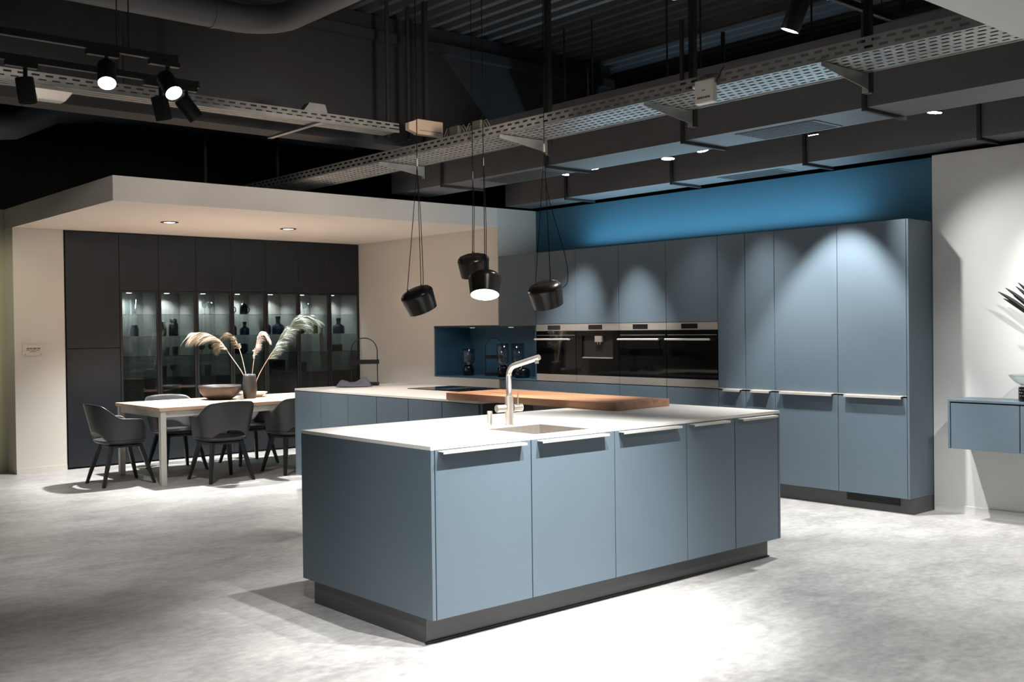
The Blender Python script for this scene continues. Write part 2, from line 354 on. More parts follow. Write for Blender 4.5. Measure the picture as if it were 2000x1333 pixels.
b.build('extractor_grille', 'plinth', t)
# arch stand (base, hoop, band)
def arch(loc, rz, wd, h, label, zb):
    t = thing('arch_stand', label, 'stand', loc, rz); r = wd/2-.012
    MB().box(-wd/2, wd/2, -.045, .045, 0, .035).build('base', 'bplast', t, bev=.003)
    zc = h-r; pts = [(-r, 0, .036), (-r, 0, zc)]+[(-r*math.cos(a), 0, zc+r*math.sin(a)) for a in [math.pi*i/16 for i in range(1, 16)]]+[(r, 0, zc), (r, 0, .036)]
    MB().tube(pts, .005, 8).build('hoop', 'bplast', t)
    b = MB().box(-wd/2, wd/2, -.05, -.046, zb, zb+.04).box(-wd/2, wd/2, .046, .05, zb, zb+.04).box(-wd/2, -wd/2+.004, -.046, .046, zb, zb+.04).box(wd/2-.004, wd/2, -.046, .046, zb, zb+.04)
    b.box(-wd/2+.004, wd/2-.004, -.046, .046, zb, zb+.004).build('tray', 'bplast', t)
    return t
arch((5.61, 8.635, ZC), -YAW, .275, .462, 'black arched stand with tray on the rear counter beside the cloth', .21)
b = MB()
def cl(a, c):
    x = (a-.5)*.30; y = (c-.5)*.20
    e = min(1, 5*min(a, 1-a, c, 1-c)+.0)
    z = .004+e*1.5*(.022+.020*math.sin(a*7+c*3)+.014*math.sin(c*11+a*4)+.03*a*(1-c))
    return V((x*(1+.15*math.sin(c*6)), y*(1+.2*math.sin(a*5)), max(z, .003)))
b.grid(cl, 28, 20)
o = tag(b.build('cloth', 'cloth', solid=.003, sub=1, off=1), 'crumpled grey-blue cloth lying beside the arched stand on the rear counter', 'cloth'); o.location = (5.415, 8.51, ZC+.002); o.rotation_euler = (0, 0, -YAW)
# ================================================================ TALL WALL
tag(MB().box(UT+.055, 8.10, VT0, 10.08-1.2, 0, ZD-.0005).build('plinth', 'plinth'), 'grey metal plinth under the tall wall units', 'plinth')
L = (UT+.05, 4.48, .06); t = thing('vent_grille', 'black slotted vent grille in the plinth at the right end', 'grille', L)
b = MB(L).box(UT+.050, UT+.0545, 4.16, 4.62, .055, .118); b.build('frame', 'gap', t)
b = MB(L)
for i in range(4): b.box(UT+.046, UT+.0495, 4.165, 4.615, .060+i*.015, .066+i*.015)
b.build('slat', 'bplast', t)
def tall(label, v0, v1, splits, nm='tall_cabinet', handles=None, gapz=None):
    L = (7.83, (v0+v1)/2, ZD); t = thing(nm, label, 'cabinet', L, group='tall wall units')
    for (a, c) in gapz or [(ZD, ZT)]: MB(L).box(UT+.022, 8.12, v0+.001, v1-.001, a, c).build('carcass', 'navy', t)
    for z0, z1 in splits:
        d = door_u('door', 'lacq', t, UT, v0+.0025, v1-.0025, z0, z1, L)
        if handles and z0 < .5:
            MB(L).box(UT-.034, UT+.018, handles[0], handles[1], .908, .912).box(UT-.036, UT-.031, handles[0], handles[1], .892, .912).build('handle', 'handle', d, bev=.001)
    if handles: MB(L).box(UT-.003, UT+.018, v0+.001, v1-.001, .9125, .9182).build('handle_rail', 'handle', t)
    return t
tall('blue-grey wall cabinet above the left part of the niche', T[0], VS-.002, [(1.500, ZT)], 'wall_cabinet', gapz=[(1.512, ZT)])
tall('blue-grey low cabinet below the right part of the niche', T[0], VS-.002, [(ZD, .900)], 'base_cabinet', gapz=[(ZD, .904)])
ol = ['leftmost', 'second from the left', 'third from the left', 'rightmost']
for i in range(4):
    tall(['blue-grey oven tower beside the niche', 'blue-grey oven tower around the coffee machine', 'blue-grey tower of the third built-in oven from the left', 'blue-grey oven tower next to the narrow tall cabinets'][i],
         T[i+1], T[i], [(ZD, .905), (1.513, ZT)], 'oven_tower', gapz=[(ZD, .908), (1.516, ZT)])
tall('narrow tall cabinet directly right of the ovens', T[5], T[4], [(ZD, .900), (.919, ZT)], handles=(5.609, 5.791))
tall('narrow tall cabinet second to the right of the ovens', T[6], T[5], [(ZD, .900), (.919, ZT)], handles=(5.305, 5.495))
tall('wide tall cabinet second from the right end of the wall', T[7], T[6], [(ZD, .900), (.919, ZT)], handles=(4.704, 5.202))
tall('wide tall cabinet at the right end of the wall, above the vent grille', VT0+.019, T[7], [(ZD, .900), (.919, ZT)], handles=(4.103, 4.593))
tag(MB().box(UT, 8.12, VT0, VT0+.018, ZD, ZT).build('end_panel', 'lacq', bev=.0015), 'tall blue-grey side panel at the right end of the wall units', 'panel')
# ovens
def oven(i, label, kind):
    v0, v1 = T[i+1]+.003, T[i]-.003; L = (UT, (v0+v1)/2, .912); t = thing(kind, label, 'oven' if kind == 'oven' else 'coffee machine', L, group='built-in appliances')
    wv = v1-v0; P = lambda a: v1-a*wv                # a runs from left to right
    MB(L).box(UT+.022, 8.0, v0+.004, v1-.004, .916, 1.505).build('housing', 'gap', t)
    cp = MB(L).box(UT, UT+.02, v0, v1, 1.440, 1.509).build('control_panel', 'steel', t, bev=.001)
    MB(L).box(UT-.0015, UT-.0002, P(.62), P(.30), 1.452, 1.497).build('display', 'display', cp)
    MB(L).box(UT, UT+.02, v0, v1, .914, .985).build('lower_trim', 'steel', t, bev=.001)
    if kind == 'oven':
        d = MB(L).box(UT, UT+.02, v0, v1, .987, 1.438).build('door', 'bglass', t, bev=.001)
        hb = MB(L).cyl((UT-.040, P(.02), 1.352), (UT-.040, P(.90), 1.352), .0095, n=16)
        hb.cyl((UT-.001, P(.10), 1.352), (UT-.034, P(.10), 1.352), .006, n=10).cyl((UT-.001, P(.85), 1.352), (UT-.034, P(.85), 1.352), .006, n=10)
        hb.build('handle', 'handle', d)
        MB(L).box(UT-.0012, UT-.0002, P(.98), P(.02), 1.392, 1.396).build('trim_line', 'steel', d)
    else:
        b = MB(L).box(UT, UT+.02, v0, P(.86), .987, 1.438).box(UT, UT+.02, P(.14), v1, .987, 1.438).box(UT, UT+.02, P(.86), P(.14), .987, 1.16).box(UT, UT+.02, P(.86), P(.14), 1.39, 1.438)
        b.build('front', 'bglass', t, bev=.001)
        MB(L).box(UT+.0195, UT+.0215, P(.86), P(.14), 1.16, 1.39).build('recess', 'bplast', t)
        n_ = MB(L).box(UT-.012, UT+.018, P(.62), P(.46), 1.325, 1.385).build('spout_block', 'steel', t, bev=.003)
        MB(L).cyl((UT, P(.51), 1.325), (UT, P(.51), 1.30), .006, n=10).cyl((UT, P(.57), 1.325), (UT, P(.57), 1.30), .006, n=10).build('nozzle', 'steel2', n_)
        MB(L).box(UT-.002, UT+.019, P(.85), P(.15), 1.161, 1.172).build('drip_tray', 'steel', t)
oven(0, 'built-in oven beside the niche, leftmost of the four appliances', 'oven')
oven(1, 'built-in black coffee machine between two ovens', 'coffee_machine')
oven(2, 'built-in oven between the coffee machine and the rightmost oven', 'oven')
oven(3, 'built-in oven next to the narrow tall cabinets, rightmost appliance', 'oven')
# niche
L = (7.83, 9.2, .905); t = thing('niche_shelf', 'deep blue lined wall niche between wall and ovens', 'shelf', L)
M['niche'] = mat('deep_blue_board', (.045, .120, .185), .5, var=.05, scale=(2, 2, 2))
MB(L).box(UT+.001, 8.10, T[0]+.004, 10.085, .9055, .921).build('bottom_board', 'niche', t)
MB(L).box(UT+.001, 8.10, T[0]+.004, 10.085, 1.492, 1.509).box(UT+.0005, UT+.004, VS+.02, 10.085, 1.488, 1.5095).build('top_board', 'navy', t)
MB(L).box(UT+.004, 8.09, 10.068, 10.085, .922, 1.491).build('side_board', 'niche', t)
MB(L).box(UT+.004, 8.09, T[0]+.004, T[0]+.02, .922, 1.491).build('side_board', 'niche', t)
MB(L).box(8.090, 8.105, T[0]+.004, 10.085, .922, 1.491).build('back_board', 'niche', t)
for k, (vv, nm) in enumerate(((9.55, 'inner left'), (8.86, 'middle'), (8.36, 'right'))):
    pl = (7.70, vv, 1.484); q = thing('puck_light', f'{nm} small round lamp under the niche top', 'lamp', pl, group='niche lamps')
    MB().cyl((0, 0, 0), (0, 0, .0075), .034, n=24).build('ring', 'steel', q); MB().cyl((0, 0, -.002), (0, 0, -.0004), .027, n=24).build('lens', 'nich', q)
    spot((7.70, vv, 1.475), (7.82, vv+.05, .92), 3.2, 140, .8, COOL, .02)
def lantern(loc, r, hb, hg, label, base='black_pot'):
    t = thing('hurricane_lantern', label, 'lantern', loc)
    MB().lathe([(0, 0), (r*.78, 0), (r*.85, .008), (r*.85, hb*.75), (r*.55, hb), (0, hb)], (0, 0, 0), 28, (1, 3)).build('base', base, t)
    MB().lathe([(r*.5, hb+.0005), (r*.92, hb+.03), (r, hb+.06), (r, hb+hg), (r*.97, hb+hg), (r*.97, hb+.06), (r*.89, hb+.032), (r*.47, hb+.003)], (0, 0, 0), 28).build('glass_chimney', 'smoke', t)
    MB().lathe([(0, hb+.001), (.02, hb+.001), (.02, hb+.03), (0, hb+.03)], (0, 0, 0), 16, (1, 2)).build('candle_cup', 'steel2', t)
lantern((7.75, 9.69, .9215), .075, .125, .19, 'dark glass lantern at the left of the niche')
arch((7.90, 9.40, .9215), -YAW, .22, .44, 'black arched stand with tray inside the blue niche', .20)
lantern((7.71, 9.02, .9215), .070, .135, .245, 'tall smoked glass lantern right of the arched stand in the niche')
lantern((7.86, 8.93, .9215), .075, .13, .25, 'smoked glass lantern at the back of the niche behind the tap')
t = thing('pot', 'low black pot in the niche behind the tap spout', 'pot', (7.70, 8.68, .9215))
MB().lathe([(0, 0), (.07, 0), (.085, .015), (.09, .06), (.085, .095), (.078, .10)], (0, 0, 0), 28, (1,)).build('body', 'black_pot', t)
MB().lathe([(.078, .1005), (.06, .112), (.015, .116), (.012, .13), (0, .132)], (0, 0, 0), 24).build('lid', 'black_pot', t)
# led strip lying on the tall units, lighting the blue wall
t = tag(MB().box(7.93, 7.945, 4.5, 8.3, ZT+.001, ZT+.006).build('led_strip', 'led'), 'slim light strip lying on top of the tall units', 'light strip')
l = bpy.data.lights.new('strip_light', 'AREA'); l.energy = 26; l.shape = 'RECTANGLE'; l.size = 3.3; l.size_y = .02; l.color = (.48, .79, 1)
o = bpy.data.objects.new('strip_light', l); S.collection.objects.link(o)
o.matrix_world = Matrix(((0, .96, .28, 7.935), (1, 0, 0, 6.4), (0, .28, -.96, ZT+.014), (0, 0, 0, 1)))
# ================================================================ SIDEBOARD (right)
L = (7.74, 2.9, .539); t = thing('sideboard', 'blue-grey wall-hung sideboard below the white wall', 'sideboard', L)
a, c, z0, z1 = 1.70, 3.764, .539, .905; u = 7.575
MB(L).box(u, 7.910, a, c, z1-.016, z1).build('top_panel', 'lacq', t, bev=.001)
MB(L).box(u, 7.910, c-.016, c, z0, z1-.0165).build('side_panel', 'lacq', t, bev=.001)
MB(L).box(u, 7.910, a, a+.016, z0, z1-.0165).build('side_panel', 'lacq', t, bev=.001)
MB(L).box(u+.026, 7.910, a+.017, c-.017, z0+.002, z1-.017).build('carcass', 'navy', t)
for k in range(4):
    y1 = c-.022-k*.5055; door_u('door', 'lacq', t, u+.004, y1-.4975, y1, z0+.001, z1-.026, L)
t = thing('glass_bowl', 'clear grey glass bowl on a black studded foot on the sideboard', 'bowl', (7.72, 3.225, .906))
b = MB(); b.lathe([(0, 0), (.070, 0), (.078, .008), (.078, .098), (.072, .105), (0, .105)], (0, 0, 0), 24, (1, 2, 3, 4)); b.build('foot', 'black_pot', t)
b = MB()
for k in range(24):
    for j in range(3): a_ = 2*math.pi*(k+.5*(j % 2))/24; b.cyl((.077*math.cos(a_), .077*math.sin(a_), .04+j*.022), (.081*math.cos(a_), .081*math.sin(a_), .04+j*.022), .0045, .002, 6)
b.build('studs', 'galv', t)
MB().lathe([(.02, .1055), (.06, .112), (.10, .135), (.130, .165), (.145, .19), (.143, .19), (.127, .166), (.097, .138), (.058, .116), (0, .11)], (0, 0, 0), 36).build('bowl', 'bowlglass', t)
t = thing('leaf_vase', 'dark vase with black dried leaves at the right edge', 'vase', (7.74, 2.93, .906))
MB().lathe([(0, 0), (.05, 0), (.075, .05), (.08, .14), (.05, .24), (.03, .30), (.033, .33), (.026, .325)], (0, 0, 0), 28, (1,)).build('vase', 'vase', t)
b = MB(); sb = MB()
for (dy, dx, dz) in ((.51, -.04, .79), (.46, -.03, .815), (.40, .0, .825), (.375, -.02, .85), (.48, -.02, .74), (.43, .03, .76), (.25, .05, .93), (.05, .06, .95), (-.2, .02, .9), (.30, -.10, .88)):
    tip = V((dx, dy, dz)); root = V((0, 0, .30)); mid = root*.45+tip*.55+V((0, -.04, .06))
    path = [root*(1-q)**2+mid*2*q*(1-q)+tip*q*q for q in [i/10 for i in range(11)]]; sb.tube(path, .003, 6)
    side = (tip-root).cross(V((1, .2, 0))).normalized()
    def lf(a_, c_, path=path, side=side):
        k = 5.2+a_*4.79; i = int(k); p = path[i].lerp(path[i+1], k-i); wd = .0135*math.sin(math.pi*min(1, a_*.93+.05))**.7
        return p+side*wd*(c_-.5)*2+V((1, 0, 0))*.006*abs(c_-.5)*2
    b.grid(lf, 12, 2)
sb.build('stems', 'leaf', t); b.build('leaves', 'leaf', t, solid=.002)
# ================================================================ DINING WALL UNITS
DF = .445
L = (4.1, 11.9, 0); t = thing('tall_cabinet', 'tall dark closed cabinet at the left of the display wall', 'cabinet', L)
MB(L).box(U0+.001, 4.394, VD+.022, VD+DF, .012, 2.594).build('carcass', 'gap', t)
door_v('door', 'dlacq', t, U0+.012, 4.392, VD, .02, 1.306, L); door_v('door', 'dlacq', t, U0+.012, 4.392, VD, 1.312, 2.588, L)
ord_ = ['first', 'second', 'third', 'fourth', 'fifth', 'sixth', 'seventh']
L0 = (4.395, VD, 0)
def display(): 
    t = thing('display_cabinet', '', 'cabinet', L0, group='display cabinets')
    c = MB(); W = .45; y1 = DF
    c.box(.001, .017, .022, y1, .012, 2.594).box(W-.017, W-.001, .022, y1, .012, 2.594).box(.017, W-.017, .022, y1, .66, .678).box(.017, W-.017, .022, y1, 1.945, 1.965).box(.017, W-.017, .022, y1, .012, .03).box(.017, W-.017, .022, y1, 2.576, 2.594)
    c.build('carcass', 'gap', t)
    MB().box(.0175, W-.0175, y1-.016, y1-.002, .679, 1.944).build('back_panel', 'backwood', t)
    MB().box(.0175, .0185, .03, y1-.017, .679, 1.944).build('side_lining', 'backwood', t); MB().box(W-.0185, W-.0175, .03, y1-.017, .679, 1.944).build('side_lining', 'backwood', t)
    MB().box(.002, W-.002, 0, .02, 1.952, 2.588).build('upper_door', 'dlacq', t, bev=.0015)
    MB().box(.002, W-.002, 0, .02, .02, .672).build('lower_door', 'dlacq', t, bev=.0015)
    g = MB().box(.028, W-.028, .006, .011, .700, 1.926).build('glass_door', 'tint', t)
    MB().box(.003, .028, .001, .02, .678, 1.946).box(W-.028, W-.003, .001, .02, .678, 1.946).box(.028, W-.028, .001, .02, 1.926, 1.946).box(.028, W-.028, .001, .02, .678, .700).build('door_frame', 'gap', g)
    for z in (1.685, 1.433, 1.204, .950): MB().box(.019, W-.019, .06, y1-.017, z-.006, z).build('glass_shelf', 'shelf', t)
    p = MB().cyl((.225, .31, 1.937), (.225, .31, 1.9445), .035, n=24).build('puck_light', 'steel', t)
    MB().cyl((.225, .31, 1.933), (.225, .31, 1.9365), .029, n=24).build('lens', 'puck', p)
    return t
d0 = display()
wl = ['holding tall clear glasses and one ringed dark jar', 'holding two dark candle jars', 'holding clear glasses on its top shelf', 'holding two dark mugs on its top shelf', 'holding two dark blue bottles, behind the white pampas', 'holding clear glasses and a yellowish bottle', 'at the right end beside the beige wall']
for i in range(7):
    t = d0 if i == 0 else dup(d0, (4.395+.45*i, VD, 0))
    t['label'] = f'{ord_[i]} glass-fronted display cabinet from the left, '+wl[i]
    spot((4.395+.45*i+.225, VD+.31, 1.925), (4.395+.45*i+.20, VD+.34, 1.0), 38, 130, .8, (.84, .95, 1), .02)
SZ = {1: 1.6855, 2: 1.4335, 3: 1.2045, 4: .9505}
def at(i, a, sh, dep=.22): return (4.395+.45*i+a*.45, VD+dep, SZ[sh])
def tumbler(loc, r, h, label, grp, stem=False):
    if stem: pf = [(0, 0), (r*.8, 0), (r*.8, .003), (.005, .008), (.005, h*.45), (r*.6, h*.52), (r, h*.75), (r*.85, h), (r*.82, h), (r*.95, h*.75), (r*.55, h*.55), (0, h*.5)]
    else: pf = [(0, 0), (r*.85, 0), (r, h), (r*.95, h), (r*.8, .008), (0, .008)]
    o = tag(MB().lathe(pf, (0, 0, 0), 20, (1,)).build('wine_glass' if stem else 'drinking_glass', 'clear'), label, 'glass', grp); o.location = loc
def bottle(loc, r, h, label, m='blue_pot', neck=.4):
    t = thing('bottle', label, 'bottle', loc)
    MB().lathe([(0, 0), (r*.95, 0), (r, .01), (r, h*.42), (r*.9, h*.5), (r*.35, h*.62), (r*.35, h*.85)], (0, 0, 0), 24, (1,)).build('body', m, t)
    MB().lathe([(0, h*.85), (r*.42, h*.85), (r*.42, h), (0, h)], (0, 0, 0), 20, (1, 2)).build('stopper', 'black_pot', t)
def mug(loc, r, h, label, rz=0, lid=False):
    t = thing('mug' if not lid else 'teapot', label, 'mug' if not lid else 'teapot', loc, rz)
    MB().lathe([(0, 0), (r*.8, 0), (r*.95, .01), (r, h*.5), (r*.88, h), (r*.82, h), (r*.9, h*.5), (0, .01)], (0, 0, 0), 24, (1,)).build('body', 'black_pot', t)
    MB().tube([(r*.9+.9*r*.7*math.sin(a), 0, h*.5-h*.33*math.cos(a)) for a in [math.pi*k/10 for k in range(11)]], .006, 8).build('handle', 'black_pot', t)
    if lid: MB().lathe([(r*.8, h+.0005), (r*.5, h+.02), (.008, h+.025), (.012, h+.04), (0, h+.042)], (0, 0, 0), 20).build('lid', 'black_pot', t)
def jar(loc, r, h, label, m='black_pot', shine=True):
    t = thing('candle_jar', label, 'jar', loc)
    MB().lathe([(0, 0), (r*.9, 0), (r, .01), (r, h*.7), (r*.75, h*.8), (0, h*.8)], (0, 0, 0), 24, (1,)).build('body', m, t)
    MB().lathe([(r*.75, h*.8005), (r*.78, h*.95), (r*.6, h), (0, h)], (0, 0, 0), 24).build('lid', 'blue_pot', t)
g1 = 'clear glasses in the display cabinets'
for i, a, sh, r, h, st, lbl in [(0, .38, 1, .03, .17, 0, 'tall clear glass, left of two on the top shelf of the first display cabinet'), (0, .55, 1, .03, .17, 0, 'tall clear glass, right of two on the top shelf of the first display cabinet'),
    (2, .16, 1, .032, .15, 1, 'stemmed glass at the left of the third display cabinet top shelf'), (2, .44, 1, .032, .15, 1, 'stemmed glass, middle of the third display cabinet top shelf'), (2, .60, 1, .032, .15, 1, 'stemmed glass at the right of the third display cabinet top shelf'),
    (1, .38, 3, .038, .10, 0, 'clear tumbler, left of two on the third shelf of the second display cabinet'), (1, .62, 3, .038, .10, 0, 'clear tumbler, right of two on the third shelf of the second display cabinet'),
    (1, .30, 4, .035, .13, 0, 'clear glass at left on the lowest shelf of the second display cabinet'), (1, .55, 4, .035, .15, 1, 'stemmed glass on the lowest shelf of the second display cabinet'),
    (2, .22, 4, .04, .13, 0, 'clear glass at left on the lowest shelf of the third display cabinet'), (2, .52, 4, .04, .13, 0, 'clear glass at right on the lowest shelf of the third display cabinet'),
    (2, .35, 3, .04, .12, 1, 'stemmed glass at left on the third shelf of the third display cabinet'), (2, .62, 3, .04, .12, 1, 'stemmed glass at right on the third shelf of the third display cabinet'),
    (5, .28, 1, .03, .14, 1, 'stemmed glass at left on the top shelf of the sixth display cabinet'), (5, .46, 1, .03, .14, 1, 'stemmed glass in the middle of the sixth display cabinet top shelf'), (5, .64, 1, .03, .14, 1, 'stemmed glass at right on the top shelf of the sixth display cabinet'),
    (5, .16, 4, .032, .12, 0, 'clear glass at left on the lowest shelf of the sixth display cabinet'), (5, .42, 4, .04, .12, 0, 'wide clear glass at right on the lowest shelf of the sixth display cabinet')]:
    tumbler(at(i, a, sh), r, h, lbl, g1, st)
jar(at(0, .55, 2), .048, .13, 'ringed dark jar on the second shelf of the first display cabinet', 'blue_pot')
jar(at(1, .28, 2), .045, .17, 'dark candle jar at left on the second shelf of the second display cabinet')
jar(at(1, .58, 2), .055, .20, 'dark candle jar with domed lid at right in the second display cabinet')
mug(at(3, .19, 1), .046, .11, 'dark mug at the left of the fourth display cabinet top shelf')
mug(at(3, .58, 1), .050, .11, 'dark lidded teapot beside the mug in the fourth display cabinet', 0, True)
bottle(at(3, .20, 2), .068, .21, 'squat dark blue bottle at left on the second shelf of the fourth display cabinet')
bottle(at(3, .60, 2), .060, .16, 'small dark blue bottle at right on the second shelf of the fourth display cabinet')
t = thing('pot', 'dark green pot on the third shelf of the fourth display cabinet', 'pot', at(3, .45, 3))
MB().lathe([(0, 0), (.07, 0), (.095, .03), (.10, .09), (.09, .12), (.085, .12), (.09, .09), (0, .03)], (0, 0, 0), 28, (1,)).build('body', 'black_pot', t)
bottle(at(4, .22, 2), .070, .235, 'long-necked dark blue bottle at left in the fifth display cabinet')
bottle(at(4, .62, 2), .078, .225, 'wide dark blue bottle at right in the fifth display cabinet')
t = tag(MB().box(-.10, .10, -.08, .08, 0, .16).build('storage_box', 'bplast', bev=.01), 'black box low in the fifth display cabinet', 'box'); t.location = at(4, .52, 4)
mug(at(5, .32, 2), .050, .11, 'dark teapot on the second shelf of the sixth display cabinet', 0, True)
bottle(at(5, .80, 2), .036, .24, 'slim yellowish oil bottle in the sixth display cabinet', 'amber')
mug(at(6, .18, 2), .045, .075, 'low dark mug on the second shelf of the seventh display cabinet')
bottle(at(6, .59, 2), .080, .20, 'wide dark blue bottle on the second shelf of the seventh display cabinet')
t = tag(MB().box(-.10, .10, -.08, .08, 0, .085).build('storage_box', 'bplast', bev=.008), 'flat black box on the third shelf of the seventh display cabinet', 'box'); t.location = at(6, .38, 3)
# sign plate on the cream wall
L = (3.46, VD-.012, 1.24); t = thing('sign_plate', 'small clear plate with grey print on the cream wall', 'sign', L)
MB(L).box(3.362, 3.560, VD-.012, VD-.009, 1.245, 1.362).build('plate', 'acryl', t)
b = MB(L)
for (x0, x1, z0, z1) in ((3.40, 3.425, 1.314, 1.328), (3.43, 3.455, 1.314, 1.328), (3.462, 3.50, 1.314, 1.328), (3.506, 3.538, 1.316, 1.328), (3.395, 3.43, 1.300, 1.306), (3.44, 3.49, 1.300, 1.306), (3.495, 3.53, 1.300, 1.306), (3.43, 3.50, 1.285, 1.291)):
    b.box(x0, x1, VD-.0128, VD-.0124, z0, z1)
b.build('print', 'text', t)
b = MB(L)
for xx in (3.385, 3.540): b.cyl((xx, VD, 1.258), (xx, VD-.016, 1.258), .007, n=12)
b.build('pin', 'galv', t)
# ================================================================ TABLE AND CHAIRS
L = (5.165, 10.34, 0); t = thing('dining_table', 'long oak dining table with pale square legs', 'table', L)
MB(L).box(4.03, 6.30, 9.77, 10.91, .718, .752).build('tabletop', 'oak', t, bev=.002)
MB(L).box(4.10, 6.23, 9.805, 9.825, .655, .7175).box(4.10, 6.23, 10.855, 10.875, .655, .7175).box(4.055, 4.075, 9.84, 10.84, .655, .7175).box(6.255, 6.275, 9.84, 10.84, .655, .7175).build('apron', 'tleg', t)
for (x, y) in ((4.045, 9.785), (4.045, 10.84), (6.23, 9.785), (6.23, 10.84)): MB(L).box(x, x+.055, y, y+.055, 0, .7175).build('leg', 'tleg', t, bev=.002)
def rimh(th):
    a = abs(th); 
    if a < .62: return .80-.012*(a/.62)**2
    if a < 1.30: q = (a-.62)/.68; q = q*q*(3-2*q); return .788*(1-q)+.655*q
    if a < 2.05: return .655-.012*(a-1.3)/.75
    q = min(1, (a-2.05)/.42); return .643-(.643-.47)*q*q
def outl(th, s):           # s: 0 at the seat, 1 at the rim;  th 0 at the back (-y)
    a = abs(th); sx = .250+.068*s; sy = .228+(.085*s if a < 1.3 else .085*s*max(0, 1-(a-1.3)/.8))
    n = 2.7; cx, cy = math.sin(th), -math.cos(th)
    r = 1/((abs(cx)**n+abs(cy)**n)**(1/n)); return cx*r*sx, cy*r*sy
def make_chair():
    t = thing('dining_armchair', '', 'chair', (0, 0, 0), group='armchairs at the dining table'); TH = 2.42
    b = MB()
    def wall(a, s):
        th = (a-.5)*2*TH; h = rimh(th); z0 = .435+.072*max(0, 1-(th/.62)**2)**.5 if abs(th) < .62 else .435
        x, y = outl(th, ((z0-.435)+(h-z0)*s)/.36); return V((x, y, z0+(h-z0)*s))
    b.grid(wall, 56, 8)
    b.build('backrest', 'chair', t, solid=.012, sub=1, off=0)
    b = MB(); n = 48; rings = 7; vs = []; fs = []
    for j in range(rings+1):
        q = j/rings
        for i in range(n):
            x, y = outl(2*math.pi*i/n-math.pi, 0); vs.append(V((x*q*1.01, y*q*1.01+.0, .437-.022*(1-q*q))))
    for j in range(rings):
        for i in range(n): fs.append((j*n+i, j*n+(i+1) % n, (j+1)*n+(i+1) % n, (j+1)*n+i) if j else (0, n+i, n+(i+1) % n))
    b.add(vs, fs, True); vs = []; fs = []
    for q, z in ((1.0, .437), (1.0, .425), (.95, .406), (.80, .396), (.4, .392), (.02, .392)):
        for i in range(n): x, y = outl(2*math.pi*i/n-math.pi, 0); vs.append(V((x*q*1.01, y*q*1.01, z)))
    fs = [(j*n+i, (j+1)*n+i, (j+1)*n+(i+1) % n, j*n+(i+1) % n) for j in range(5) for i in range(n)]
    b.add(vs, fs, True); b.build('seat', 'chair', t, sub=1)
    MB().box(-.17, .17, -.15, .15, .366, .390).build('underframe', 'bplast', t, bev=.006)
    for sx in (-1, 1):
        for sy in (-1, 1):
            p0, p1 = V((sx*.150, sy*.135, .392)), V((sx*.228, sy*.248, 0)); b = MB(); vs = []
            for p, w_ in ((p0, .021), (p0.lerp(p1, .5), .019), (p1, .014)): vs += [p+V((x_*w_, y_*w_, 0)) for x_, y_ in ((-1, -1), (1, -1), (1, 1), (-1, 1))]
            fs = [(3, 2, 1, 0), (8, 9, 10, 11)]+[(j*4+i, j*4+(i+1) % 4, j*4+4+(i+1) % 4, j*4+4+i) for j in range(2) for i in range(4)]
            b.add(vs, [tuple(reversed(f)) for f in fs]).build('leg', 'bplast', t, bev=.005)
    return t
c0 = make_chair()
c0.location = (3.840, 10.29, 0); c0.rotation_euler = (0, 0, -math.pi/2); c0['label'] = 'black tub armchair at the left head of the oak table'
dup(c0, (4.655, 9.790, 0), 0, 'black tub armchair on the near side of the table, seen from behind below the bowl')
dup(c0, (5.470, 9.810, 0), 0, 'black tub armchair on the near side, half hidden by the rear counter')
dup(c0, (4.665, 10.870, 0), math.pi, 'black tub armchair on the far side of the table, behind its left end')
dup(c0, (5.470, 10.800, 0), math.pi, 'black tub armchair on the far side of the table, behind the vase')
# things on the table
t = thing('serving_bowl', 'wide dark brown bowl on the oak table', 'bowl', (4.99, 10.49, .7525))
MB().lathe([(0, 0), (.11, 0), (.12, .006), (.165, .030), (.205, .075), (.222, .125), (.224, .150), (.214, .150), (.210, .128), (.193, .08), (.15, .035), (0, .02)], (0, 0, 0), 44, (1,)).build('body', 'brownpot', t)
t = thing('vase', 'dark stoneware vase holding pampas on the oak table', 'vase', (5.277, 10.374, .7525))
MB().lathe([(0, 0), (.062, 0), (.066, .01), (.076, .10), (.077, .15), (.068, .235), (.064, .262), (.058, .262), (.062, .235), (.069, .15), (.058, .02), (0, .015)], (0, 0, 0), 36, (1,)).build('body', 'vase', t)
t = tag(MB().lathe([(0, 0), (.09, 0), (.115, .018), (.16, .05), (.155, .052), (.11, .024), (0, .008)], (0, 0, 0), 36, (1,)).build('dish', 'white_pot'), 'white dish standing behind the vase on the oak table', 'dish'); t.location = (5.43, 10.60, .7525)
